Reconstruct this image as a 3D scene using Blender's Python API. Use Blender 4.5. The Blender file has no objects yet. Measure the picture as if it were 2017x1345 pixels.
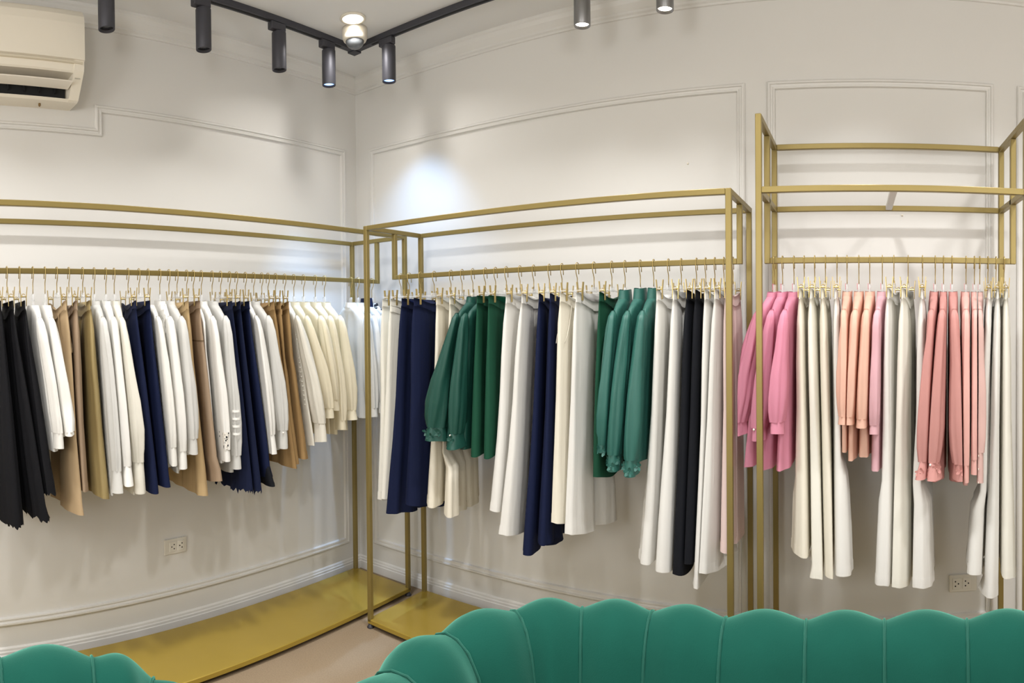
import bpy, math, random
from mathutils import Matrix, Vector
random.seed(7)
PI = math.pi
scene = bpy.context.scene
C = scene.collection
R = math.radians

# ------------------------------------------------------------------ camera
cam_data = bpy.data.cameras.new('camera')
cam = bpy.data.objects.new('camera', cam_data)
C.objects.link(cam)
cam_data.type = 'PANO'
cam_data.panorama_type = 'CENTRAL_CYLINDRICAL'
cam_data.central_cylindrical_radius = 1.0
cam_data.central_cylindrical_range_u_min = -0.803406
cam_data.central_cylindrical_range_u_max = 0.803406
cam_data.central_cylindrical_range_v_min = -0.560792
cam_data.central_cylindrical_range_v_max = 0.510682
cam_data.clip_start = 0.02
right_v = Vector((0.8546, 0.5194, -0.0092)).normalized()
fwd_v = Vector((-0.5192, 0.8545, -0.0111)).normalized()
up_v = right_v.cross(fwd_v).normalized()
fwd_v = up_v.cross(right_v).normalized()
cam.matrix_world = Matrix(((right_v.x, up_v.x, -fwd_v.x, 2.746),
                           (right_v.y, up_v.y, -fwd_v.y, -2.731),
                           (right_v.z, up_v.z, -fwd_v.z, 1.5),
                           (0, 0, 0, 1)))
scene.camera = cam

# ------------------------------------------------------------------ world, colour management
world = bpy.data.worlds.new('world')
scene.world = world
world.use_nodes = True
world.node_tree.nodes['Background'].inputs[0].default_value = (0.9, 0.92, 1.0, 1)
world.node_tree.nodes['Background'].inputs[1].default_value = 0.05
vs = scene.view_settings
scene.display_settings.display_device = 'sRGB'
vs.view_transform = 'Standard'
vs.look = 'None'
vs.gamma = 1.0
vs.use_curve_mapping = False
vs.exposure = -0.25
try:
    scene.cycles.use_denoising = True
    scene.cycles.max_bounces = 8
    scene.cycles.diffuse_bounces = 5
    scene.cycles.transparent_max_bounces = 12
    scene.cycles.sample_clamp_indirect = 4.0
    scene.cycles.blur_glossy = 1.0
    scene.cycles.caustics_reflective = False
    scene.cycles.caustics_refractive = False
except Exception:
    pass

CEIL = 2.945
WARM = (1.0, 0.99, 0.975)
COOL = (0.36, 0.6, 1.0)


def lamp(name, kind, loc, energy, color, **kw):
    d = bpy.data.lights.new(name, kind)
    d.energy = energy
    d.color = color
    for k, v in kw.items():
        setattr(d, k, v)
    o = bpy.data.objects.new(name, d)
    o.location = loc
    C.objects.link(o)
    return o


# ceiling downlights of the shop (one shows in the picture, the others sit above the frame)
DOWNLIGHTS = [(1.25, -1.25, 22), (2.5, -1.25, 22), (3.75, -1.25, 22), (1.25, -2.5, 22), (2.5, -3.3, 8), (3.75, -2.6, 8), (1.25, -3.8, 12), (3.75, -3.8, 6)]
for x, y, e in DOWNLIGHTS:
    lamp('downlight_lamp', 'AREA', (x, y, 2.93), e, WARM, shape='DISK', size=0.16, spread=R(128))
lamp('corner_downlight_lamp', 'AREA', (0.572, -0.578, 2.925), 5.0, (1.0, 0.97, 0.93), shape='DISK', size=0.1, spread=R(140))
# two unseen point lights added behind the camera to lift walls and ceiling
lamp('fill_light', 'POINT', (4.1, -4.2, 1.9), 100.0, (1.0, 0.995, 0.985), shadow_soft_size=0.35)
lamp('fill_light', 'POINT', (1.9, -4.4, 1.9), 80.0, (1.0, 0.995, 0.985), shadow_soft_size=0.35)


# ------------------------------------------------------------------ helpers
def lin(h):
    h = h.lstrip('#')
    out = []
    for i in (0, 2, 4):
        c = int(h[i:i + 2], 16) / 255.0
        out.append(c / 12.92 if c <= 0.04045 else ((c + 0.055) / 1.055) ** 2.4)
    return (out[0], out[1], out[2], 1.0)


def mat(name, color, rough=0.6, metal=0.0, spec=0.5, sheen=0.0, noise=0.0, nscale=30.0, bump=0.0, bscale=200.0,
        emit=None, estr=0.0, trans=0.0, alpha=1.0, stretch=None, sheen_tint=None, transl=0.0):
    m = bpy.data.materials.new(name)
    m.use_nodes = True
    nt = m.node_tree
    b = nt.nodes['Principled BSDF']
    col = lin(color) if isinstance(color, str) else color
    b.inputs['Base Color'].default_value = col
    b.inputs['Roughness'].default_value = rough
    b.inputs['Metallic'].default_value = metal
    b.inputs['Specular IOR Level'].default_value = spec
    if sheen:
        b.inputs['Sheen Weight'].default_value = sheen
        b.inputs['Sheen Roughness'].default_value = 0.4
        if sheen_tint:
            b.inputs['Sheen Tint'].default_value = lin(sheen_tint)
    if emit:
        b.inputs['Emission Color'].default_value = lin(emit)
        b.inputs['Emission Strength'].default_value = estr
    if trans:
        b.inputs['Transmission Weight'].default_value = trans
    if alpha < 1:
        b.inputs['Alpha'].default_value = alpha
    if noise or bump:
        tc = nt.nodes.new('ShaderNodeTexCoord')
        mp = nt.nodes.new('ShaderNodeMapping')
        nt.links.new(tc.outputs['Object'], mp.inputs['Vector'])
        if stretch:
            mp.inputs['Scale'].default_value = stretch
    if noise:
        n = nt.nodes.new('ShaderNodeTexNoise')
        n.inputs['Scale'].default_value = nscale
        n.inputs['Detail'].default_value = 4
        nt.links.new(mp.outputs['Vector'], n.inputs['Vector'])
        mx = nt.nodes.new('ShaderNodeMixRGB')
        mx.inputs[1].default_value = tuple(min(1, c * (1 - noise)) for c in col[:3]) + (1,)
        mx.inputs[2].default_value = tuple(min(1, c * (1 + noise)) for c in col[:3]) + (1,)
        nt.links.new(n.outputs['Fac'], mx.inputs[0])
        nt.links.new(mx.outputs[0], b.inputs['Base Color'])
    if bump:
        n2 = nt.nodes.new('ShaderNodeTexNoise')
        n2.inputs['Scale'].default_value = bscale
        n2.inputs['Detail'].default_value = 3
        nt.links.new(mp.outputs['Vector'], n2.inputs['Vector'])
        bp = nt.nodes.new('ShaderNodeBump')
        bp.inputs['Strength'].default_value = bump
        bp.inputs['Distance'].default_value = 0.006 if stretch else 0.002
        nt.links.new(n2.outputs['Fac'], bp.inputs['Height'])
        nt.links.new(bp.outputs['Normal'], b.inputs['Normal'])
    if transl:
        t = nt.nodes.new('ShaderNodeBsdfTranslucent')
        t.inputs['Color'].default_value = col
        ms = nt.nodes.new('ShaderNodeMixShader')
        ms.inputs[0].default_value = transl
        out = nt.nodes['Material Output']
        nt.links.new(b.outputs[0], ms.inputs[1])
        nt.links.new(t.outputs[0], ms.inputs[2])
        nt.links.new(ms.outputs[0], out.inputs['Surface'])
    return m


class MB:
    """collects boxes, tubes, lofts into one mesh"""
    def __init__(s):
        s.v, s.f = [], []

    def add(s, v, f):
        o = len(s.v)
        s.v += [tuple(x) for x in v]
        s.f += [tuple(i + o for i in q) for q in f]
        return s

    def box(s, c, d, rot=None):
        x, y, z = d[0] / 2, d[1] / 2, d[2] / 2
        vs_ = [Vector(p) for p in ((-x, -y, -z), (x, -y, -z), (x, y, -z), (-x, y, -z), (-x, -y, z), (x, -y, z), (x, y, z), (-x, y, z))]
        if rot is not None:
            vs_ = [rot @ p for p in vs_]
        c = Vector(c)
        return s.add([p + c for p in vs_], [(3, 2, 1, 0), (4, 5, 6, 7), (0, 1, 5, 4), (1, 2, 6, 5), (2, 3, 7, 6), (3, 0, 4, 7)])

    def bevel_box(s, c, d, b):
        """box with chamfered edges"""
        x, y, z = d[0] / 2, d[1] / 2, d[2] / 2
        rings = []
        for zz, ins in ((-z, b), (-z + b, 0), (z - b, 0), (z, b)):
            X, Y = x - ins, y - ins
            k = b if ins == 0 else b * 0.6
            rings.append([(-X + k, -Y, zz), (X - k, -Y, zz), (X, -Y + k, zz), (X, Y - k, zz), (X - k, Y, zz), (-X + k, Y, zz), (-X, Y - k, zz), (-X, -Y + k, zz)])
        c = Vector(c)
        return s.rings([[Vector(p) + c for p in r] for r in rings], cap=True)

    def rings(s, rings, cap=False, closed=True):
        n = len(rings[0])
        v = [p for r in rings for p in r]
        f = []
        for i in range(len(rings) - 1):
            for j in range(n if closed else n - 1):
                k = (j + 1) % n
                f.append((i * n + j, i * n + k, (i + 1) * n + k, (i + 1) * n + j))
        if cap:
            f.append(tuple(range(n - 1, -1, -1)))
            f.append(tuple((len(rings) - 1) * n + j for j in range(n)))
        return s.add(v, f)

    def tube(s, pts, r, n=8, cap=True):
        pts = [Vector(p) for p in pts]
        rings = []
        prev = None
        for i, p in enumerate(pts):
            t = (pts[min(i + 1, len(pts) - 1)] - pts[max(i - 1, 0)]).normalized()
            if prev is None:
                a = Vector((0, 0, 1)) if abs(t.z) < 0.9 else Vector((1, 0, 0))
                u = t.cross(a).normalized()
            else:
                u = (prev - t * prev.dot(t)).normalized()
            prev = u
            w = t.cross(u)
            rr = r[i] if isinstance(r, (list, tuple)) else r
            rings.append([p + (u * math.cos(2 * PI * j / n) + w * math.sin(2 * PI * j / n)) * rr for j in range(n)])
        return s.rings(rings, cap)

    def lathe(s, prof, c=(0, 0, 0), n=24):
        """prof: (r, z) list about the z axis"""
        c = Vector(c)
        rings = [[c + Vector((max(r, 1e-5) * math.cos(2 * PI * j / n), max(r, 1e-5) * math.sin(2 * PI * j / n), z)) for j in range(n)] for r, z in prof]
        return s.rings(rings, True)

    def build(s, name, m, parent=None, smooth=False, loc=None, flip=False):
        me = bpy.data.meshes.new(name)
        me.from_pydata(s.v, [], s.f)
        me.update()
        if m is not None:
            me.materials.append(m)
        if smooth:
            me.polygons.foreach_set('use_smooth', [True] * len(me.polygons))
        o = bpy.data.objects.new(name, me)
        C.objects.link(o)
        if parent is not None:
            o.parent = parent
        if loc is not None:
            o.location = loc
        return o


def tag(o, label=None, cat=None, group=None, kind=None):
    if label:
        o['label'] = label
    if cat:
        o['category'] = cat
    if group:
        o['group'] = group
    if kind:
        o['kind'] = kind
    return o


def thing(name, label, cat, loc=(0, 0, 0), rotz=0.0, group=None):
    o = bpy.data.objects.new(name, None)
    o.empty_display_size = 0.05
    C.objects.link(o)
    o.location = loc
    o.rotation_euler = (0, 0, rotz)
    return tag(o, label, cat, group)


def spow(x, p):
    return math.copysign(abs(x) ** p, x)


def noise1(x, s):
    return math.sin(x * 1.7 + s) * 0.5 + math.sin(x * 3.1 + s * 2.3) * 0.3 + math.sin(x * 5.3 + s * 0.7) * 0.2


# ------------------------------------------------------------------ materials of the room
M_wall = mat('wall_paint', '#dddbd7', rough=0.55, spec=0.3, noise=0.012, nscale=2.0, bump=0.04, bscale=60)
M_trim = mat('trim_paint', '#dddbd7', rough=0.42, spec=0.4)
M_ceil = mat('ceiling_paint', '#e6e5e3', rough=0.7, spec=0.2)
M_floor = mat('beige_carpet', '#8f7d66', rough=0.95, spec=0.1, noise=0.22, nscale=160, bump=0.6, bscale=420)
M_gold = mat('gold_metal_paint', '#8c7b48', rough=0.38, metal=0.45, spec=0.5, noise=0.05, nscale=8)
M_goldplate = mat('gold_platform_paint', '#ac933f', rough=0.25, metal=0.35, spec=0.5, noise=0.06, nscale=5)
M_goldwire = mat('gold_wire', '#b8a164', rough=0.3, metal=0.6)
M_black = mat('black_metal', '#46464d', rough=0.5, metal=0.35, spec=0.5)
M_dark = mat('dark_recess', '#111113', rough=0.8)
M_clear = mat('clear_acrylic', '#f4f5f5', rough=0.08, spec=0.6)
_nt = M_clear.node_tree
_tr = _nt.nodes.new('ShaderNodeBsdfTransparent')
_mx = _nt.nodes.new('ShaderNodeMixShader')
_mx.inputs[0].default_value = 0.30
_nt.links.new(_tr.outputs[0], _mx.inputs[1])
_nt.links.new(_nt.nodes['Principled BSDF'].outputs[0], _mx.inputs[2])
_nt.links.new(_mx.outputs[0], _nt.nodes['Material Output'].inputs['Surface'])
M_whiteplastic = mat('white_plastic', '#e8e1d2', rough=0.35)
M_velvet = mat('green_velvet', '#114238', rough=0.85, spec=0.05, sheen=1.0, sheen_tint='#7cc2ae', noise=0.10, nscale=9, bump=0.15, bscale=300)
M_velvetpipe = mat('green_velvet_piping', '#11453a', rough=0.7, spec=0.2, sheen=0.6, sheen_tint='#7fdcc2')

XE, YE = 5.6, -5.2


def struct(o, kind='structure'):
    o['kind'] = kind
    return o


def slab(name, c, d, m):
    return struct(MB().box(c, d).build(name, m))


slab('floor', (XE / 2, YE / 2, -0.05), (XE + 0.4, -YE + 0.4, 0.1), M_floor)
slab('ceiling', (XE / 2, YE / 2, CEIL + 0.05), (XE + 0.4, -YE + 0.4, 0.1), M_ceil)
slab('wall_back', (XE / 2, 0.1, CEIL / 2), (XE + 0.4, 0.2, CEIL), M_wall)
slab('wall_left', (-0.1, YE / 2, CEIL / 2), (0.2, -YE + 0.4, CEIL), M_wall)
slab('wall_right', (XE + 0.1, YE / 2, CEIL / 2), (0.2, -YE, CEIL), M_wall)
slab('wall_front', (XE / 2, YE - 0.1, CEIL / 2), (XE, 0.2, CEIL), M_wall)


# mouldings: a profile (offset inwards from the outline, height off the wall) swept along a mitred outline
def on_wall(side, a, z, h):
    return (h, a, z) if side == 'left' else (a, -h, z)


PANEL_PROF = [(0, 0), (0, 0.011), (0.006, 0.016), (0.013, 0.016), (0.015, 0.010), (0.024, 0.008), (0.027, 0.014), (0.033, 0.013), (0.036, 0.0)]


def moulding(name, side, outline, closed=True):
    n = len(outline)
    area = sum(outline[i][0] * outline[(i + 1) % n][1] - outline[(i + 1) % n][0] * outline[i][1] for i in range(n))
    sg = 1 if area > 0 else -1
    rings = []
    for off, h in PANEL_PROF:
        ring = []
        for i in range(n):
            p0, p1, p2 = Vector(outline[i - 1]), Vector(outline[i]), Vector(outline[(i + 1) % n])
            d1, d2 = (p1 - p0).normalized(), (p2 - p1).normalized()
            n1, n2 = Vector((-d1.y, d1.x)) * sg, Vector((-d2.y, d2.x)) * sg
            b = (n1 + n2)
            b = b / max(0.2, 1 + n1.dot(n2))
            q = p1 + b * off
            ring.append(Vector(on_wall(side, q.x, q.y, h)))
        rings.append(ring)
    return struct(MB().rings(rings).build(name, M_trim))


moulding('trim_1', 'back', [(0.12, 0.172), (2.253, 0.172), (2.253, 2.509), (0.12, 2.509)])
moulding('trim_2', 'back', [(2.350, 0.172), (3.325, 0.172), (3.325, 2.509), (2.350, 2.509)])
moulding('trim_3', 'back', [(3.43, 0.172), (4.6, 0.172), (4.6, 2.509), (3.43, 2.509)])
moulding('trim_4', 'left', [(-0.098, 0.172), (-0.098, 2.509), (-1.655, 2.509), (-1.655, 2.40), (-3.4, 2.40), (-3.4, 0.172)])


def strip(name, side, prof, a0, a1):
    """long strip along a wall: profile (height off the wall, z)"""
    rings = [[Vector(on_wall(side, a, z, h)) for h, z in prof] for a in (a0, a1)]
    return struct(MB().rings(rings, cap=True).build(name, M_trim))


BASE = [(0, 0), (0.016, 0), (0.016, 0.044), (0.013, 0.047), (0.013, 0.057), (0.009, 0.061), (0.008, 0.070), (0.003, 0.076), (0, 0.076)]
strip('baseboard_back', 'back', BASE, 0.0, XE)
strip('baseboard_left', 'left', BASE, 0.0, YE)
CROWN = [(0, 2.945), (0.055, 2.945), (0.055, 2.932), (0.048, 2.926), (0.040, 2.908), (0.024, 2.890), (0.018, 2.884), (0.018, 2.874), (0.010, 2.868), (0.008, 2.860), (0, 2.858)]
strip('trim_5', 'back', CROWN, 0.0, XE)
strip('trim_6', 'left', CROWN, 0.0, YE)

# ------------------------------------------------------------------ garment racks
TB = 0.022


def bar(name, a, b, parent, m=None):
    a, b = Vector(a), Vector(b)
    d = b - a
    s = Vector((TB, TB, TB))
    ax = max(range(3), key=lambda i: abs(d[i]))
    s[ax] = abs(d[ax]) - (TB if ax != 2 else 0)
    return MB().bevel_box((a + b) / 2, s, 0.0018).build(name, m or M_gold, parent)


def rack(label, x0, x1, yb, yf, rot, origin, ym, tall=False, group=None):
    """built with its long side along local x; yb is the wall side, yf the room side; z up"""
    t = thing('clothes_rack', label, 'clothes rack', origin, rot)
    H, HB = 1.944, 1.714
    top = 2.21 if tall else H + TB / 2
    for x in (x0, x1):
        for y in (yf, yb):
            bar('post', (x, y, 0.03), (x, y, top - (0 if not tall else 0)), t)
        bar('side_rail', (x, yf, H), (x, yb, H), t)
        if tall:
            bar('upper_side_rail', (x, yf, 2.20), (x, yb, 2.20), t)
            bar('drop_bar', (x, ym, HB - TB / 2), (x, ym, 2.20 - TB / 2), t)
        else:
            bar('drop_bar', (x, ym, HB - TB / 2), (x, ym, H - TB / 2), t)
    bar('front_rail', (x0, yf, H), (x1, yf, H), t)
    bar('back_rail', (x0, yb, H), (x1, yb, H), t)
    bar('hanging_rail', (x0, ym, HB), (x1, ym, HB), t)
    if tall:
        bar('upper_back_rail', (x0, yb, 2.20), (x1, yb, 2.20), t)
        MB().bevel_box(((x0 + x1) / 2, (yf + yb) / 2, H + 0.001), (0.026, abs(yf - yb) - TB, 0.018), 0.002).build('cross_bar', M_trim, t)['label'] = 'pale flat cross bar'
    MB().bevel_box(((x0 + x1) / 2, (yf + yb) / 2, 0.032), (abs(x1 - x0) + TB, abs(yf - yb) + TB, 0.024), 0.003).build('base_platform', M_goldplate, t)
    for x in (x0, x1):
        for y in (yf, yb):
            MB().lathe([(0.016, 0.0), (0.018, 0.004), (0.012, 0.012), (0.008, 0.021)], (x, y, 0)).build('foot', M_black, t, smooth=True)
    return t


# the left wall's rack: local x runs from the corner along the wall, local y into the room
rack('long gold clothes rack under the air conditioner, black to cream garments', 0.12, 3.3, 0.08, 0.485, -PI / 2, (0, 0, 0), 0.28)
rack('gold clothes rack in the middle, navy, green and white garments', 0.583, 2.285, -0.10, -0.515, 0, (0, 0, 0), -0.31)
rack('tall gold clothes rack with an upper tier, pink and white garments', 2.393, 3.337, -0.10, -0.515, 0, (0, 0, 0), -0.31, tall=True)


# ------------------------------------------------------------------ garments
def cloth(name, color, **kw):
    kw.setdefault('rough', 0.8)
    kw.setdefault('spec', 0.2)
    kw.setdefault('bump', 0.45)
    kw.setdefault('bscale', 1.0)
    kw.setdefault('stretch', (38, 38, 3.2))
    return mat('fabric_' + name, color, **kw)


FAB = {
    'black': cloth('black', '#0d0d11'),
    'inkblack': cloth('ink_black', '#101218'),
    'navy': cloth('navy', '#0f1836'),
    'navyfray': cloth('navy_frayed', '#0e1630', bump=0.5),
    'beige': cloth('beige', '#ac9473'),
    'taupe': cloth('taupe', '#97826c'),
    'khaki': cloth('khaki', '#958358', rough=0.5, spec=0.4),
    'camel': cloth('camel', '#ae956e'),
    'caramel': cloth('caramel', '#957850'),
    'white': cloth('white', '#e7e5e0', transl=0.15),
    'satin': cloth('white_satin', '#e3e1db', rough=0.4, spec=0.4, transl=0.15),
    'sheer': cloth('sheer_white', '#dfdeda', transl=0.35),
    'cream': cloth('cream', '#e3dfd3', transl=0.2, bump=0.5),
    'organza': cloth('cream_organza', '#efe7d0', transl=0.4, rough=0.6),
    'offwhite': cloth('off_white', '#ebe8dd', transl=0.15),
    'ivory': cloth('ivory', '#e8e2d2', transl=0.15),
    'green': cloth('dark_green_satin', '#17463c', rough=0.5, spec=0.4),
    'greenk': cloth('green_crepe', '#164532'),
    'teal': cloth('teal_satin', '#2c5f56', rough=0.45, spec=0.45),
    'hotpink': cloth('hot_pink_organza', '#e096ad', transl=0.3, rough=0.6),
    'peach': cloth('peach_organza', '#eabfab', transl=0.3, rough=0.6),
    'pinklight': cloth('light_pink', '#dfb3bb', transl=0.25),
    'dusty': cloth('dusty_pink_organza', '#cd958f', transl=0.25, rough=0.55),
    'rose': cloth('rose_satin', '#cd9d95', rough=0.5, spec=0.4),
    'mauve': cloth('mauve', '#c1a099'),
    'palepink': cloth('pale_pink', '#ecd6d1', transl=0.2),
}
M_seam = cloth('seam_thread', '#6d5a44')
M_pearl = mat('pearl', '#f2ece0', rough=0.2, spec=0.6)


def lace_material(name, light, dark, scale, thr):
    m = mat(name, light, rough=0.8)
    nt = m.node_tree
    tc = nt.nodes.new('ShaderNodeTexCoord')
    v = nt.nodes.new('ShaderNodeTexVoronoi')
    v.inputs['Scale'].default_value = scale
    rp = nt.nodes.new('ShaderNodeValToRGB')
    rp.color_ramp.interpolation = 'CONSTANT'
    rp.color_ramp.elements[0].color = lin(dark)
    rp.color_ramp.elements[1].color = lin(light)
    rp.color_ramp.elements[1].position = thr
    nt.links.new(tc.outputs['Object'], v.inputs['Vector'])
    nt.links.new(v.outputs['Distance'], rp.inputs[0])
    nt.links.new(rp.outputs[0], nt.nodes['Principled BSDF'].inputs['Base Color'])
    return m


FAB['blacklace'] = lace_material('black_white_lace', '#ddd9d2', '#15151c', 45, 0.42)
M_embroid = lace_material('black_embroidery', '#e0dbd2', '#1a1a22', 90, 0.40)


def loft(rows, n=28, k=0.0, ph=0.0, zf=None, px=0.75, jag=None, close_top=True, rip=None, rm=6):
    """rows: (z, yc, half width, thickness, x shift, fold amplitude). One ring of n points per row, long axis along local y."""
    mb = MB()
    rings = []
    nr = len(rows)
    for i, (z, yc, w, t, xc, amp) in enumerate(rows):
        ring = []
        rp = 0.0
        if rip:
            f = i / max(1, nr - 1) * (len(rip) - 1)
            q = min(int(f), len(rip) - 2)
            rp = rip[q] + (rip[q + 1] - rip[q]) * (f - q)
        for j in range(n):
            a = 2 * PI * j / n
            c, s = math.cos(a), math.sin(a)
            lean = xc * (0.62 + 0.38 * max(-1.2, min(1.2, (yc + w * c) / 0.17)))
            g = 1.0 + rp * (math.sin(rm * a + ph) + 0.6 * math.sin((rm * 2 - 3) * a + 2.1 * ph)) if rp else 1.0
            x = lean + t / 2 * spow(s, px) * g
            if amp:
                x += amp * (math.sin(k * c * 2.2 + ph) + 0.45 * math.sin(k * c * 5.1 + 1.7 * ph + s)) * (1 - 0.3 * c * c)
            zz = z + (zf(i, c, s) if zf else 0.0)
            if jag and i == nr - 1:
                zz += jag(j, c)
            ring.append((x, yc + w * c * (1 + (g - 1) * 0.5), zz))
        rings.append(ring)
    mb.rings(rings)
    if close_top:
        mb.f.append(tuple(range(n)))
    return mb


def interp_rows(keys, steps):
    """linear/cosine interpolation between key rows"""
    out = []
    m = len(keys) - 1
    for q in range(steps + 1):
        f = q / steps * m
        i = min(int(f), m - 1)
        u = f - i
        out.append(tuple(keys[i][d] + (keys[i + 1][d] - keys[i][d]) * u for d in range(len(keys[0]))))
    return out


def trousers(t, col, L, du, wt, thick, rs, hem=True):
    """waistband, two full-length legs side by side (front leg towards the room), hem bands"""
    m = FAB[col]
    dv = 0.012 + 0.010 * rs.random()
    wob = rs.uniform(0, 6)

    def droop(i, c, s):
        return -dv * (1 - c * c) ** 2 * 1.6
    wb = loft([(0.0, 0, wt, 0.013, 0, 0.001), (-0.018, 0, wt, 0.015, 0, 0.001), (-0.038, 0, wt + 0.001, 0.020, 0, 0.002)], 32, 2.0, wob, droop)
    wb.build('waistband', m, t, True)
    for side in (1, -1):
        dl = rs.uniform(-0.004, 0.010) if side == 1 else rs.uniform(-0.03, 0.012)
        sway = rs.uniform(-0.010, 0.010) - (0.012 if side == -1 else 0)
        hw = wt / 2
        fl = thick
        keys = [(-0.034, side * hw, hw * 1.0, 0.019, 0.0, 0.001),
                (-0.12, side * hw * 1.02, hw * 1.04, 0.034, -du * 0.06, 0.004),
                (-0.26, side * hw * 1.03, hw * 1.03, 0.040, -du * 0.18, 0.006),
                (-0.45 * L, side * hw * 1.03, hw * 0.98, 0.042, -du * 0.38 + sway * 0.4, 0.006),
                (-0.65 * L, side * hw * 1.04, hw * 0.98, 0.75 * fl, -du * 0.6 + sway * 0.8, 0.006),
                (-0.85 * L, side * hw * 1.05, hw * 1.03, 0.92 * fl, -du * 0.84 + sway, 0.008),
                (-L + dl, side * hw * 1.05, hw * 1.08, fl, -du + sway, 0.009)]
        rows = interp_rows(keys, 18)
        ph = rs.uniform(0, 6)

        def zf(i, c, s):
            r = -dv * (1 - ((side * hw + hw * c) / wt) ** 2) ** 2 * 1.6 * max(0, 1 - i / 5)
            if i == 18:
                r += 0.006 * math.sin(2 * c + ph) + 0.004 * s
            return r
        leg = loft(rows, 30, 1.4, ph, zf, 0.8, rip=(0, 0.03, 0.06, 0.07), rm=5).build('leg', m, t, True)
        if hem:
            z1, yc, w, th, xc, am = rows[-1]
            z0, yc0, w0, th0, xc0, am0 = rows[-2]
            u = 0.036 / max(0.02, z0 - z1)
            band = loft([(z1 + 0.036, yc + (yc0 - yc) * u, w + (w0 - w) * u + 0.0012, th + (th0 - th) * u + 0.003, xc + (xc0 - xc) * u, am + (am0 - am) * u),
                         (z1 - 0.0006, yc, w + 0.0012, th + 0.003, xc, am)], 30, 1.4, ph,
                        lambda i, c, s: (0.006 * math.sin(2 * c + ph) + 0.004 * s), 0.8, close_top=False, rip=(0.068, 0.07), rm=5)
            band.build('hem', m, leg, True)


def skirt(t, col, L, du, wt, wb, rs, style):
    m = FAB[col]
    dv = 0.014 + 0.012 * rs.random()
    wob = rs.uniform(0, 6)

    def droop(i, c, s):
        return -dv * (1 - c * c) ** 2 * 1.6
    loft([(0.0, 0, wt, 0.013, 0, 0.001), (-0.018, 0, wt, 0.015, 0, 0.001), (-0.036, 0, wt + 0.001, 0.020, 0, 0.002)], 32, 2.0, wob, droop).build('waistband', m, t, True)
    n = 40
    kk, amp, tb = 2.2, 0.010, 0.075
    jag = None
    if style == 'pleated':
        n, kk, amp, tb = 96, 11.0, 0.010, 0.085
        jag = lambda j, c: 0.005 * (j % 4 - 1.5) / 1.5
    elif style == 'frayed':
        n, kk, amp, tb = 120, 3.6, 0.014, 0.085
        jag = lambda j, c: rs.uniform(-0.022, 0.006)
    keys = [(-0.032, 0, wt, 0.019, 0, 0.001), (-0.14, 0, wt + (wb - wt) * 0.25, 0.036, -du * 0.1, amp * 0.4),
            (-0.45 * L, 0, wt + (wb - wt) * 0.55, 0.03 + tb * 0.35, -du * 0.4, amp * 0.7), (-0.75 * L, 0, wt + (wb - wt) * 0.8, 0.02 + tb * 0.7, -du * 0.72, amp * 0.9), (-L, 0, wb, tb, -du, amp)]
    rows = interp_rows(keys, 14)
    ph = rs.uniform(0, 6)

    def zf(i, c, s):
        r = droop(i, c, s) * max(0, 1 - i / 4)
        if i == 14 and style != 'frayed':
            r += 0.008 * math.sin(kk * c * 2.2 + ph)
        return r
    p = loft(rows, n, kk, ph, zf, 0.8, jag).build('skirt_panel', m, t, True)
    return rows, ph, kk, n, p


def sleeve(t, m, side, zb, du, puff, rs, cuff_h=0.05, cuff_w=0.040, flare=0.0, top=0.045, cuff_m=None, zt=-0.070, yaw_out=0.0, slim=False):
    """hangs from the shoulder point down the edge of the garment and ends in a cuff"""
    y0 = side * 0.186
    ln = zt - zb - cuff_h
    e = rs.uniform(-0.006, 0.006)
    dd = du if side == 1 else du * 0.5 + rs.uniform(-0.02, 0.02)
    q = 0.038 if slim else 0.044
    keys = [(zt + 0.022, y0 - side * 0.012, 0.006, 0.012, 0, 0.0),
            (zt, y0 - side * 0.002, 0.022, 0.030, 0, 0.001),
            (zt - 0.10 * ln, y0, 0.034, 0.040, -dd * 0.10, 0.003),
            (zt - 0.32 * ln, y0 + side * 0.002, q - 0.006 + 0.004 * puff, 0.040 + 0.012 * puff, -dd * 0.36, 0.005 + e),
            (zt - 0.56 * ln, y0 + side * 0.004, q + 0.004 * puff, 0.042 + 0.028 * puff, -dd * 0.66, 0.006),
            (zt - 0.76 * ln, y0 + side * 0.004, q + 0.004 * puff, 0.044 + 0.036 * puff, -dd * 0.84, 0.006),
            (zt - 0.90 * ln, y0 + side * 0.003, (q + cuff_w) / 2 + 0.004, 0.046 + 0.024 * puff, -dd * 0.93, 0.004),
            (zb + cuff_h, y0 + side * 0.002, cuff_w + 0.003, 0.045 + 0.010 * puff, -dd * 0.97, 0.002)]
    rows = interp_rows(keys, 21)
    ph = rs.uniform(0, 6)
    sl = loft(rows, 40, 3.2, ph, None, 0.9, rip=(0.07, 0.07, 0.05, 0.05, 0.08, 0.11, 0.15, 0.12), rm=8).build('sleeve', m, t, True)
    cz = zb + cuff_h
    yc = y0 + side * 0.002
    tilt = rs.uniform(-0.10, 0.10)
    cu = loft([(cz + 0.003, yc, cuff_w, 0.040 + 0.008 * puff, -dd * 0.97, 0.0), (cz - cuff_h * 0.5, yc, cuff_w + 0.002 + flare * 0.5, 0.043 + 0.008 * puff + flare * 0.6, -dd * 0.99, 0.001),
               (cz - cuff_h, yc, cuff_w + 0.003 + flare, 0.045 + 0.008 * puff + flare * 1.2, -dd, 0.002)], 26, 2.0, ph, lambda i, c, s: tilt * 0.03 * c * i, 0.9, close_top=False)
    cu.build('cuff', cuff_m or m, sl, True)
    return sl, (yc, cz, cuff_h, cuff_w, -dd)


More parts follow.
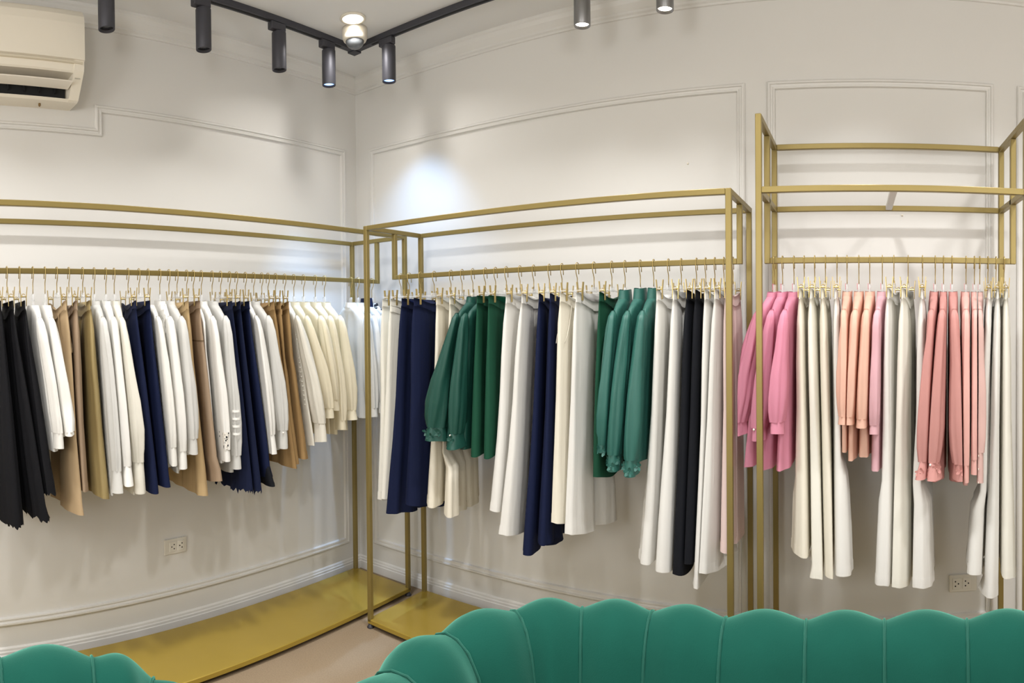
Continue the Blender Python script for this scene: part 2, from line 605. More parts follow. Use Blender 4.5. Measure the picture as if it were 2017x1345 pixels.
def flower(parent, m, x, y, z, r, rs, facing):
    """small fabric blossom: five cupped petals around a pearl"""
    mb = MB()
    for k in range(5):
        a = 2 * PI * k / 5 + rs.random()
        ca, sa = math.cos(a), math.sin(a)
        pts = [(0, 0, 0), (0.55 * r, -0.35 * r, 0.12 * r), (r, -0.12 * r, 0.42 * r), (r, 0.15 * r, 0.42 * r), (0.55 * r, 0.35 * r, 0.12 * r)]
        o = []
        for px_, py_, pz_ in pts:
            u, v, w = px_ * ca - py_ * sa, px_ * sa + py_ * ca, pz_
            # petals open towards the facing direction (front = +y)
            o.append((x + u, y + w * facing, z + v))
        mb.add(o, [(0, 1, 2, 3, 4)])
    mb.lathe([(0.0, -0.003), (0.003, 0), (0.0, 0.003)], (x, y + 0.004 * facing, z), 8)
    mb.build('flower', m, parent)


def pearl(parent, x, y, z, r=0.0045):
    prof = [(r * math.sin(PI * k / 6), -r * math.cos(PI * k / 6)) for k in range(7)]
    MB().lathe(prof, (x, y, z), 10).build('pearl_button', M_pearl, parent, True)


def blouse(t, col, L, du, body, rs, opt):
    m = FAB[col]
    ph = rs.uniform(0, 6)
    wsh = 0.175
    tb = 0.050
    keys = [(0.0, 0, 0.055, 0.050, 0, 0.0), (-0.020, 0, 0.098, 0.052, 0, 0.001), (-0.044, 0, 0.142, 0.046, 0, 0.002), (-0.076, 0, 0.170, 0.042, 0, 0.003),
            (-0.20, 0, wsh - 0.012, 0.050, -du * 0.12, 0.006), (-0.5 * body, 0, wsh - 0.008, 0.050, -du * 0.35, 0.008), (-0.8 * body, 0, wsh, tb + 0.004, -du * 0.55, 0.009), (-body, 0, wsh + 0.004, tb + 0.010, -du * 0.7, 0.010)]
    rows = interp_rows(keys, 21)
    jag = None
    loft(rows, 40, 2.6, ph, lambda i, c, s: (0.006 * math.sin(3 * c + ph) if i == 21 else 0), 0.8, close_top=False, rip=(0, 0.01, 0.02, 0.03, 0.04, 0.05), rm=6).build('body', m, t, True)
    # collar
    ch = opt.get('collar', 0.022)
    if ch > 0:
        loft([(ch, 0, 0.050, 0.048, 0, 0), (ch * 0.5, 0, 0.054, 0.052, 0, 0), (-0.006, 0, 0.061, 0.056, 0, 0)], 24, 0, 0, lambda i, c, s: -0.006 * max(0, c), 0.9, close_top=False).build('collar', m, t, True)
    if opt.get('lapel'):
        for s in (1, -1):
            mb = MB()
            x = 0.032 * s
            mb.add([(x * 0.7, 0.03, ch), (x * 0.6, -0.04, ch), (x * 1.1, 0.02, -0.035), (x * 1.25, 0.115, -0.115), (x * 1.2, 0.095, -0.03)], [(0, 1, 2, 3, 4)])
            mb.add([(x * 0.7 + 0.004 * s, 0.03, ch), (x * 0.6 + 0.004 * s, -0.04, ch), (x * 1.1 + 0.004 * s, 0.02, -0.035), (x * 1.25 + 0.004 * s, 0.115, -0.115), (x * 1.2 + 0.004 * s, 0.095, -0.03)], [(0, 1, 2, 3, 4)])
            mb.f += [(i, (i + 1) % 5, 5 + (i + 1) % 5, 5 + i) for i in range(5)]
            mb.build('collar_point', m, t)
    if opt.get('sleeves', True):
        for side in (1, -1):
            sl, (yc, cz, h, w, xo) = sleeve(t, m, side, -L, du, opt.get('puff', 0.7), rs, opt.get('cuff', 0.05), opt.get('cw', 0.040), opt.get('flare', 0.0), cuff_m=opt.get('cuff_m'), slim=opt.get('slim', False))
            if side == 1:
                for k in range(opt.get('flowers', 0)):
                    a = (k - (opt['flowers'] - 1) / 2) * 0.9
                    flower(sl, m, xo + 0.030 * math.sin(a) * 1.2, yc + (w + 0.006) * math.cos(a), cz - h * (0.35 + 0.3 * (k % 2)), 0.019, rs, 1)
                for k in range(opt.get('pearls', 0)):
                    pearl(sl, xo + opt.get('pearl_x', 0.008), yc + w + 0.004, cz - h * (0.1 + 0.85 * k / max(1, opt['pearls'] - 1)))
                for k in range(opt.get('tucks', 0)):
                    z = cz + 0.10 + 0.032 * k
                    loft([(z, yc, 0.058, 0.060, xo * 0.85, 0.007), (z - 0.010, yc, 0.0585, 0.061, xo * 0.86, 0.007)], 30, 3.2, 1.0, None, 0.9, close_top=False).build('tuck_band', FAB['white'], sl, True)
                if opt.get('embroidery'):
                    loft([(cz + 0.075, yc, 0.050, 0.052, xo * 0.93, 0.004), (cz + 0.004, yc, w + 0.004, 0.042, xo * 0.96, 0.002)], 26, 3.2, 1.0, None, 0.9, close_top=False).build('embroidery', M_embroid, sl, True)
    else:
        for s in (1, -1):   # straps up to the hanger
            MB().tube([(0, s * 0.12, -0.04), (0.010, s * 0.10, -0.010), (0.010, s * 0.085, -0.004)], 0.003, 6).build('strap', m, t, True)
    if opt.get('ties'):
        for s in (1, -1):
            MB().tube([(0.010 * s, 0.06, 0.0), (0.016 * s, 0.15, -0.12), (0.012 * s, 0.20, -0.30), (0.006 * s, 0.215, -L - 0.02)], [0.006, 0.007, 0.008, 0.003], 6).build('tie', m, t, True)
        ruf = MB()
        rr = []
        for i in range(18):
            z = -0.02 - 0.018 * i
            rr.append([(0.018 + 0.010 * math.sin(i * 1.9), 0.10 + 0.004 * i, z), (0.030 + 0.012 * math.sin(i * 1.9 + 1), 0.13 + 0.003 * i, z - 0.004), (0.020 + 0.008 * math.sin(i * 2.3), 0.155 + 0.002 * i, z)])
        ruf.rings(rr, closed=False).build('ruffle', m, t, True)
    if opt.get('smock'):
        mb = MB()
        for i in range(16):
            z = -0.14 - 0.022 * i
            mb.rings([[(0.0225 * spow(math.sin(a), 0.8) - du * 0.02 * i, (wsh - 0.008) * math.cos(a), z + dz) for a in [2 * PI * j / 24 for j in range(24)]] for dz in (0.003, -0.003)])
        o = mb.build('smocking', m, t, True)
        o['kind'] = 'stuff'


# ------------------------------------------------------------------ hangers (mesh data shared by all copies)
def mesh_of(mb, name, m, smooth=True):
    o = mb.build(name, m, None, smooth)
    me = o.data
    bpy.data.objects.remove(o)
    return me


HK = TB / 2 + 0.0022
hook_path = []
for a in range(0, 8):     # arc over the square rail, tail at the back
    q = PI - PI * a / 7
    hook_path.append((0, (HK + 0.001) * math.cos(q), 0.006 + 0.012 * math.sin(q)))
hook_path = [(0, -HK - 0.002, -0.030), (0, -HK - 0.001, -0.012)] + hook_path + [(0, HK + 0.001, -0.016), (0, HK - 0.001, -0.026), (0, 0.0, -0.048), (0, 0, -0.07), (0, 0, -0.094)]
ME_hook = mesh_of(MB().tube(hook_path, 0.0019, 6), 'hook', M_goldwire)

ME_clipbar = mesh_of(MB().bevel_box((0, 0, -0.098), (0.007, 0.05, 0.022), 0.002).tube([(0, -0.155, -0.107), (0, 0, -0.103), (0, 0.155, -0.107)], 0.0035, 8), 'arms', M_clear)
sh = MB().bevel_box((0, 0, -0.106), (0.008, 0.026, 0.030), 0.002).tube([(0, 0, -0.116), (0, 0, -0.154)], 0.005, 8)
sh.tube([(0, -0.130, -0.210), (0, -0.10, -0.192), (0, -0.05, -0.164), (0, 0, -0.152), (0, 0.05, -0.164), (0, 0.10, -0.192), (0, 0.130, -0.210)], [0.005, 0.006, 0.006, 0.006, 0.006, 0.006, 0.005], 8)
ME_shoulder = mesh_of(sh, 'arms', M_clear)
cl = MB()
for s in (1, -1):
    rot = Matrix.Rotation(R(5 * s), 3, 'Y')
    cl.box((0.0118 * s, 0, 0.014), (0.0022, 0.013, 0.046), rot)
    cl.box((0.0105 * s, 0, -0.022), (0.0022, 0.012, 0.030))
cl.tube([(0.007, -0.004, 0.004), (0.003, -0.006, 0.010), (-0.003, -0.006, 0.010), (-0.007, -0.004, 0.004)], 0.0016, 6)
cl.tube([(-0.011, 0, 0.0), (0.011, 0, 0.0)], 0.0032, 8)
ME_clip = mesh_of(cl, 'clip', M_goldwire, False)
TAG = mesh_of(MB().box((0, 0, 0), (0.0012, 0.012, 0.024)), 'size_tag', mat('pink_size_tag', '#e88a98', rough=0.5), False)


def link(me, name, parent, loc=(0, 0, 0), rotz=0.0):
    o = bpy.data.objects.new(name, me)
    o.parent = parent
    o.location = loc
    o.rotation_euler = (0, 0, rotz)
    C.objects.link(o)
    return o


def hanger(loc, rot, yaw, clips, label, group, wclip, tagged=False, narrow=1.0):
    t = thing('clothes_hanger', label, 'hanger', loc, rot + yaw, group)
    h = link(ME_hook, 'hook', t, rotz=-yaw * 0.6)
    link(ME_clipbar if clips else ME_shoulder, 'arms', t).scale = (1, narrow, 1)
    if clips:
        for s in (1, -1):
            link(ME_clip, 'clip', t, (0, s * wclip, -0.108))
    elif tagged:
        link(TAG, 'size_tag', t, (0.006, 0.0, -0.100))
    return t


# rack, place along the rail, kind, fabric, turn (deg), sideways drift of the hem, height of the hem, label
GARMENTS = [
    ('L', -2.193, 'skirt', 'black', -5.7, 0.042, 0.758, 'long black pleated skirt cut off by the picture edge'),
    ('L', -2.146, 'skirt', 'black', -6.3, 0.098, 0.778, 'long black pleated skirt hanging second, hem flaring over the grey wall'),
    ('L', -2.094, 'skirt', 'black', -7.8, 0.073, 0.87, 'shorter black pleated skirt right beside the first white tops'),
    ('L', -2.039, 'blouse', 'white', -7.5, 0.062, 1.037, 'white strapped top next to the black pleated skirts'),
    ('L', -1.988, 'blouse', 'white', -9.6, 0.049, 1.09, 'white wide-sleeved shirt in front of the beige pocket trousers'),
    ('L', -1.938, 'trousers', 'beige', -5.4, 0.044, 0.766, 'beige trousers with a curved pocket seam and long hem'),
    ('L', -1.886, 'trousers', 'taupe', -8.4, 0.023, 0.857, 'slim taupe trousers between the beige and khaki trousers'),
    ('L', -1.826, 'trousers', 'khaki', -10.2, 0.047, 0.817, 'shiny khaki trousers next to the sheer white blouse'),
    ('L', -1.775, 'blouse', 'sheer', -10.8, 0.041, 0.854, 'sheer white blouse next to the khaki trousers'),
    ('L', -1.723, 'blouse', 'white', -13.2, 0.039, 0.879, 'white shirt with a large pointed collar and turned cuff'),
    ('L', -1.685, 'blouse', 'cream', -14.4, 0.057, 0.837, 'ivory textured blouse with a long narrow cuff, by navy skirts'),
    ('L', -1.621, 'skirt', 'navy', -13.8, 0.057, 0.828, 'navy skirt right behind the ivory textured blouse'),
    ('L', -1.57, 'skirt', 'navy', -9.9, 0.054, 0.833, 'navy lace skirt next to the white satin blouse'),
    ('L', -1.526, 'blouse', 'satin', -14.1, 0.046, 0.932, 'white satin blouse with a square cuff beside the navy lace skirt'),
    ('L', -1.47, 'blouse', 'white', -14.4, 0.037, 0.91, 'white ruffled-front blouse with hanging ties'),
    ('L', -1.425, 'blouse', 'sheer', -11.7, 0.029, 0.967, 'sheer white blouse with a tilted cuff beside the camel trousers'),
    ('L', -1.385, 'trousers', 'camel', -12.0, 0.049, 0.77, 'camel trousers next to the taupe yoke skirt'),
    ('L', -1.336, 'skirt', 'taupe', -10.2, 0.07, 0.825, 'taupe skirt with a horizontal yoke seam'),
    ('L', -1.302, 'blouse', 'white', -15.6, 0.039, 0.974, 'narrow white strap top beside the taupe yoke skirt'),
    ('L', -1.26, 'blouse', 'white', -16.2, 0.041, 0.913, 'white blouse with black embroidery at its cuff'),
    ('L', -1.203, 'blouse', 'sheer', -13.5, 0.029, 0.872, 'sheer white blouse with tucked bands on the sleeve'),
    ('L', -1.157, 'skirt', 'navyfray', -15.0, 0.052, 0.77, 'navy frayed-hem skirt nearest the tucked sheer blouse'),
    ('L', -1.108, 'skirt', 'navyfray', -16.8, 0.063, 0.758, 'navy frayed-hem skirt with the widest hem'),
    ('L', -1.069, 'skirt', 'navy', -14.4, 0.08, 0.805, 'navy skirt with a sheer layer at its hem corner'),
    ('L', -1.019, 'blouse', 'white', -19.8, 0.047, 0.91, 'off-white blouse with an open drooping cuff beside navy'),
    ('L', -0.971, 'blouse', 'sheer', -14.1, 0.05, 0.931, 'off-white blouse with a buttoned cuff beside caramel trousers'),
    ('L', -0.923, 'trousers', 'caramel', -16.0, 0.093, 0.825, 'caramel trousers nearest the off-white blouses'),
    ('L', -0.886, 'trousers', 'caramel', -16.0, 0.059, 0.828, 'caramel trousers with a belted waistband'),
    ('L', -0.84, 'trousers', 'caramel', -16.0, 0.065, 0.845, 'caramel trousers next to the cream smocked blouse'),
    ('L', -0.783, 'blouse', 'cream', -20.4, 0.106, 0.929, 'cream smocked blouse with a ribbed long cuff'),
    ('L', -0.725, 'blouse', 'organza', -19.5, 0.096, 1.035, 'cream organza blouse just after the smocked blouse'),
    ('L', -0.662, 'blouse', 'organza', -12.9, 0.055, 1.07, 'cream organza blouse third from the bare gap in the rail'),
    ('L', -0.584, 'blouse', 'organza', -17.7, 0.041, 0.965, 'cream organza blouse second from the bare gap in the rail'),
    ('L', -0.521, 'blouse', 'organza', -16.5, 0.042, 1.007, 'cream organza blouse just before the bare gap in the rail'),
    ('L', -0.33, 'blouse', 'white', -18, 0.02, 1.0, 'white lace blouse first after the bare gap in the rail'),
    ('L', -0.276, 'blouse', 'white', -18, 0.02, 1.02, 'bright white blouse with a wide turned cuff near the corner'),
    ('L', -0.209, 'blouse', 'white', -18, 0.0, 1.02, 'white blouse with a navy collar behind the gold corner post'),
    ('L', -0.119, 'blouse', 'blacklace', -14, -0.02, 1.05, 'white and black lace blouse last on the rail by the corner'),
    ('C', 0.581, 'trousers', 'offwhite', 7.8, -0.018, 0.616, 'off-white trousers nearest the corner post on the middle rack'),
    ('C', 0.68, 'trousers', 'offwhite', 6.3, -0.054, 0.625, 'off-white trousers second from the corner, belted, before navy trousers'),
    ('C', 0.752, 'trousers', 'navy', 6.0, -0.081, 0.567, 'navy trousers first of the pair near the corner'),
    ('C', 0.838, 'trousers', 'navy', 2.4, -0.044, 0.627, 'navy trousers second of the pair near the corner'),
    ('C', 0.939, 'trousers', 'ivory', 12.9, -0.047, 0.649, 'ivory trousers right after the pair of navy trousers'),
    ('C', 1.004, 'trousers', 'ivory', 15.6, -0.023, 0.624, 'ivory trousers beside the first dark green blouse'),
    ('C', 1.065, 'blouse', 'green', 10.8, -0.106, 0.964, 'dark green blouse with bishop sleeve beside the ivory trousers'),
    ('C', 1.135, 'blouse', 'green', 3.9, -0.042, 0.945, 'dark green blouse beside the two green skirts, flared cuff'),
    ('C', 1.19, 'skirt', 'greenk', 3.6, -0.013, 0.907, 'green skirt first of the pair next to the blouses'),
    ('C', 1.247, 'skirt', 'greenk', 3.9, -0.008, 0.914, 'green skirt second of the pair, next to white trousers'),
    ('C', 1.318, 'trousers', 'white', 9.6, -0.067, 0.681, 'white trousers with short hem right after the green skirts'),
    ('C', 1.387, 'trousers', 'white', 11.7, -0.089, 0.599, 'white trousers just before the middle pair of navy trousers'),
    ('C', 1.464, 'trousers', 'navy', 12.9, -0.072, 0.54, 'long navy trousers first of the middle pair'),
    ('C', 1.525, 'trousers', 'navy', 9.6, -0.042, 0.575, 'long navy trousers second of the middle pair'),
    ('C', 1.597, 'trousers', 'ivory', 0.9, -0.018, 0.681, 'ivory trousers with slant pocket after the middle navy pair'),
    ('C', 1.674, 'trousers', 'white', -2.4, -0.031, 0.64, 'white satin trousers before the lone green skirt'),
    ('C', 1.754, 'skirt', 'greenk', 5.1, -0.005, 0.882, 'lone green skirt beside the three teal satin blouses'),
    ('C', 1.812, 'blouse', 'teal', 6.0, -0.042, 0.984, 'teal satin blouse first of three with a flower cuff'),
    ('C', 1.878, 'blouse', 'teal', 3.6, -0.05, 0.926, 'teal satin blouse second of three'),
    ('C', 1.935, 'blouse', 'teal', 4.5, -0.041, 0.912, 'teal satin blouse third of three, beside white trousers'),
    ('C', 1.997, 'trousers', 'white', 1.5, -0.068, 0.569, 'white flared trousers first after the teal blouses'),
    ('C', 2.05, 'trousers', 'white', 5.7, -0.047, 0.556, 'white flared trousers between white and black trousers'),
    ('C', 2.112, 'trousers', 'inkblack', 2.4, -0.037, 0.548, 'black trousers first of the pair near the end post'),
    ('C', 2.149, 'trousers', 'inkblack', 0.9, -0.034, 0.595, 'black trousers second of the pair near the end post'),
    ('C', 2.186, 'trousers', 'white', 0.0, -0.042, 0.511, 'white trousers with the lowest hem on the middle rack'),
    ('C', 2.222, 'trousers', 'white', 0.9, -0.054, 0.553, 'white trousers half behind the end post of the middle rack'),
    ('C', 2.258, 'trousers', 'palepink', 2.0, -0.002, 0.638, 'pale pink trousers between the two racks'),
    ('R', 2.4, 'blouse', 'hotpink', -18, -0.075, 1.07, 'hot pink blouse behind the front post of the tall rack'),
    ('R', 2.451, 'blouse', 'hotpink', -10, -0.045, 1.055, 'hot pink blouse middle of three on the tall rack'),
    ('R', 2.495, 'blouse', 'hotpink', -5, -0.025, 1.085, 'hot pink blouse beside the off-white trousers'),
    ('R', 2.534, 'trousers', 'ivory', -0.3, 0.002, 0.641, 'off-white trousers right after the hot pink blouses'),
    ('R', 2.574, 'trousers', 'offwhite', -0.6, 0.024, 0.561, 'off-white trousers with the widest round hem, second after pink'),
    ('R', 2.615, 'trousers', 'ivory', -0.9, 0.021, 0.569, 'off-white trousers third after the hot pink blouses'),
    ('R', 2.659, 'trousers', 'white', 0.6, 0.008, 0.573, 'off-white trousers just before the peach blouses'),
    ('R', 2.697, 'blouse', 'peach', -2.7, 0.003, 1.124, 'peach blouse with wrapped collar, first of the pastel group'),
    ('R', 2.742, 'blouse', 'peach', -4.2, -0.021, 1.123, 'peach organza blouse second of the pastel group'),
    ('R', 2.783, 'blouse', 'peach', -4.8, -0.015, 1.115, 'pale peach blouse third of the pastel group'),
    ('R', 2.831, 'blouse', 'pinklight', -7.5, -0.01, 1.086, 'light pink blouse last of the pastel group'),
    ('R', 2.875, 'trousers', 'white', -10.5, -0.021, 0.537, 'white flared trousers right after the light pink blouse'),
    ('R', 2.929, 'trousers', 'offwhite', -11.1, -0.018, 0.526, 'white flared trousers middle of three on the tall rack'),
    ('R', 2.984, 'trousers', 'white', -6.3, -0.002, 0.521, 'white flared trousers right before the dusty pink blouses'),
    ('R', 3.033, 'blouse', 'dusty', -11.1, -0.039, 0.937, 'dusty pink blouse with ruffled cuff, first of three'),
    ('R', 3.065, 'blouse', 'dusty', -9.0, -0.033, 0.933, 'dusty pink blouse with pearl cuff, middle of three'),
    ('R', 3.098, 'blouse', 'dusty', -5.7, 0.021, 0.926, 'dusty pink blouse third of three with gathered cuff'),
    ('R', 3.152, 'blouse', 'rose', -9.3, -0.003, 0.917, 'rose satin shirt with a long pointed collar'),
    ('R', 3.185, 'blouse', 'rose', -9.3, 0.0, 0.945, 'rose blouse half hidden by the mauve shirt'),
    ('R', 3.206, 'blouse', 'mauve', -10.8, 0.003, 0.91, 'mauve shirt with three pearl buttons on its cuff'),
    ('R', 3.238, 'trousers', 'white', -9.9, -0.06, 0.57, 'white flared trousers beside the mauve shirt'),
    ('R', 3.27, 'trousers', 'white', -9.6, -0.026, 0.471, 'white trousers with the lowest hem on the tall rack'),
    ('R', 3.302, 'trousers', 'offwhite', -9.6, 0.011, 0.535, 'off-white trousers last on the tall rack, by the photo edge'),
]

OPT = {
    'white strapped top': dict(slim=True, cuff=0.06, puff=0.3, collar=0.0),
    'white wide-sleeved': dict(puff=0.6, cuff=0.012, cw=0.062, slim=False, collar=0.0),
    'sheer white blouse next to the khaki': dict(puff=0.6, cuff=0.08, cw=0.04, flare=0.012),
    'white shirt with a large': dict(lapel=True, cuff=0.07, flare=0.014, puff=0.6),
    'ivory textured blouse': dict(puff=1.1, cuff=0.12, cw=0.030),
    'white satin blouse': dict(puff=0.5, cuff=0.07, cw=0.036, collar=0.0),
    'white ruffled-front': dict(ties=True, cuff=0.07, cw=0.032),
    'sheer white blouse with a tilted': dict(cuff=0.06, cw=0.044, puff=0.6),
    'narrow white strap': dict(sleeves=False, collar=0.0),
    'white blouse with black embroidery': dict(embroidery=True, cuff=0.05, slim=True),
    'sheer white blouse with tucked': dict(tucks=4, cuff=0.06, puff=0.8),
    'off-white blouse with an open': dict(cuff=0.09, flare=0.008, puff=0.7),
    'off-white blouse with a buttoned': dict(cuff=0.08, puff=0.6, pearls=1),
    'cream smocked': dict(smock=True, cuff=0.09, cw=0.034, puff=0.8),
    'cream organza blouse just after': dict(puff=0.9, body=0.62),
    'cream organza blouse third': dict(puff=0.9, body=0.62),
    'cream organza blouse second': dict(puff=1.0, body=0.63),
    'cream organza blouse just before': dict(puff=1.0, body=0.62, flare=0.01),
    'white lace blouse': dict(puff=0.6, body=0.58),
    'bright white blouse': dict(puff=0.9, cw=0.05, flare=0.02, cuff=0.06, body=0.58),
    'white blouse with a navy': dict(puff=0.6, body=0.58),
    'white and black lace': dict(puff=0.5, body=0.56),
    'dark green blouse with': dict(puff=1.2, cuff=0.06, flare=0.010, flowers=3, collar=0.03),
    'dark green blouse beside': dict(puff=1.2, cuff=0.06, flare=0.016, flowers=1, pearls=1, collar=0.03),
    'teal satin blouse first': dict(puff=1.0, cuff=0.035, cw=0.03, flowers=4, body=0.56, collar=0.04),
    'teal satin blouse second': dict(puff=1.0, cuff=0.06, cw=0.042, flowers=3, body=0.60, collar=0.045),
    'teal satin blouse third': dict(puff=1.1, cuff=0.06, cw=0.044, flowers=3, body=0.62, collar=0.045),
    'hot pink blouse behind': dict(puff=1.1, cuff=0.045, cw=0.045, body=0.63),
    'hot pink blouse middle': dict(puff=1.2, cuff=0.045, cw=0.048, body=0.63, pearls=1),
    'hot pink blouse beside': dict(puff=0.9, cuff=0.045, cw=0.038, body=0.62),
    'peach blouse with wrapped': dict(puff=0.9, cuff=0.03, cw=0.045, body=0.55, lapel=True),
    'peach organza': dict(puff=0.9, cuff=0.03, cw=0.045, body=0.58),
    'pale peach': dict(puff=0.8, cuff=0.03, cw=0.042, body=0.58),
    'light pink blouse': dict(puff=0.4, cuff=0.035, cw=0.026, body=0.62, slim=True),
    'dusty pink blouse with ruffled': dict(puff=1.2, cuff=0.055, cw=0.038, flare=0.014, flowers=3, lapel=True),
    'dusty pink blouse with pearl': dict(puff=1.2, cuff=0.055, cw=0.040, flare=0.016, flowers=2, pearls=2, lapel=True),
    'dusty pink blouse third': dict(puff=1.2, cuff=0.055, cw=0.042, flare=0.004, flowers=1),
    'rose satin': dict(puff=0.5, lapel=True, cuff=0.06, slim=True),
    'rose blouse': dict(puff=0.6, slim=True, body=0.62),
    'mauve shirt': dict(puff=0.35, slim=True, cuff=0.11, cw=0.040, pearls=3, body=0.60),
}
GROUP = {'L': 'clothes on the rack under the air conditioner', 'C': 'clothes on the middle rack', 'R': 'clothes on the tall rack'}
HGROUP = {'L': 'hangers on the rack under the air conditioner', 'C': 'hangers on the middle rack', 'R': 'hangers on the tall rack'}
CAT = {'trousers': 'trousers', 'skirt': 'skirt', 'blouse': 'blouse'}
NAME = {'trousers': 'trousers', 'skirt': 'skirt', 'blouse': 'blouse'}
RAILZ = 1.714
hung = {'L': [], 'C': [], 'R': []}
ULIM = {'L': (-9, -0.166), 'C': (0.624, 2.258), 'R': (2.420, 3.312)}
for gi, (rk, u, kind, col, yaw, du, zb, label) in enumerate(GARMENTS):
    u = min(max(u, ULIM[rk][0]), ULIM[rk][1])
    rs = random.Random(100 + gi)
    opt = {}
    for key, val in OPT.items():
        if label.startswith(key):
            opt = val
    rot = -PI / 2 if rk == 'L' else PI
    base = (0.28, u) if rk == 'L' else (u, -0.31)
    ztop = (1.590 if rk == 'L' else 1.600) if kind != 'blouse' else 1.575
    name = NAME[kind]
    cat = CAT[kind]
    if 'shirt' in label.split()[:5]:
        name = cat = 'shirt'
    elif kind == 'blouse' and 'top' in label.split()[:4]:
        name, cat = 'strap_top', 'top'
    t = thing(name, label, cat, (base[0], base[1], ztop), rot + R(yaw), GROUP[rk])
    L = ztop - zb
    edge_on = rk == 'R' or (rk == 'C' and u > 1.9)
    if kind == 'trousers':
        th = 0.078 if edge_on else 0.070
        if col in ('caramel', 'taupe', 'beige', 'camel', 'khaki'):
            th = 0.062
        trousers(t, col, L, du, 0.165, th, rs, hem=col not in ('navy', 'inkblack'))
        if 'belted' in label:
            loft([(-0.036, 0, 0.168, 0.026, 0, 0.002), (-0.062, 0, 0.169, 0.032, 0, 0.002)], 32, 2.0, 0.5, lambda i, c, s: -0.03 * (1 - c * c) ** 2, close_top=False).build('belt', FAB[col], t, True)
        if 'pocket' in label:
            for s in (1, -1):
                MB().tube([(0.020 * s, 0.10, -0.05), (0.024 * s, 0.125, -0.12), (0.026 * s, 0.150, -0.17), (0.020 * s, 0.166, -0.20)], 0.0018, 5).build('pocket_seam', FAB[col], t, True)
    elif kind == 'skirt':
        style = 'pleated' if col == 'black' else 'frayed' if col == 'navyfray' else 'plain'
        wb = 0.19 if rk == 'C' else 0.205
        rows, ph, kk, n, panel = skirt(t, col, L, du, 0.165, wb, rs, style)
        if 'yoke' in label:
            r0 = rows[4]
            loft([(r0[0] + 0.003, 0, r0[2] + 0.001, r0[3] + 0.004, r0[4], r0[5]), (r0[0] - 0.003, 0, r0[2] + 0.001, r0[3] + 0.004, r0[4], r0[5])], n, kk, ph, None, 0.8, close_top=False).build('yoke_seam', M_seam, panel, True)
        if 'sheer layer' in label:
            r0, r1 = rows[-2], rows[-1]
            loft([(r0[0], 0.02, r0[2] * 0.9, r0[3] * 0.8, r0[4], r0[5]), (r1[0] - 0.035, 0.03, r1[2] * 0.92, r1[3] * 0.8, r1[4] * 1.05, r1[5])], n, kk, ph, None, 0.8, close_top=False).build('underlayer', FAB['inkblack'], panel, True)
    else:
        body = opt.get('body', L + 0.02)
        blouse(t, col, L, du, body, rs, opt)
        if 'navy collar' in label:
            loft([(0.045, 0, 0.052, 0.044, 0, 0), (-0.01, 0, 0.068, 0.046, 0, 0)], 24, 0, 0, None, 0.9, close_top=False).build('collar', FAB['navy'], t, True)
        if 'collar' in label and opt.get('lapel') is None:
            pass
    hung[rk].append((t, u, R(yaw), du, L, ztop, min(zb, ztop - opt.get('body', 0) if kind == 'blouse' else zb), {'trousers': 0.215, 'skirt': 0.24, 'blouse': 0.4}[kind]))
    clips = kind != 'blouse'
    hanger((base[0], base[1], RAILZ), rot, R(yaw), clips, ('clip hanger of the ' if clips else 'clear hanger of the ') + label, HGROUP[rk], 0.125, tagged=(rk == 'R' and not clips), narrow=0.76 if 'hot pink blouse behind' in label or 'hot pink blouse middle' in label else 1.0)


# ------------------------------------------------------------------ neighbours press against each other instead of passing through
def flatten(t, k):
    stack = list(t.children)
    while stack:
        o = stack.pop()
        stack += list(o.children)
        for vert in o.data.vertices:
            vert.co.y *= k


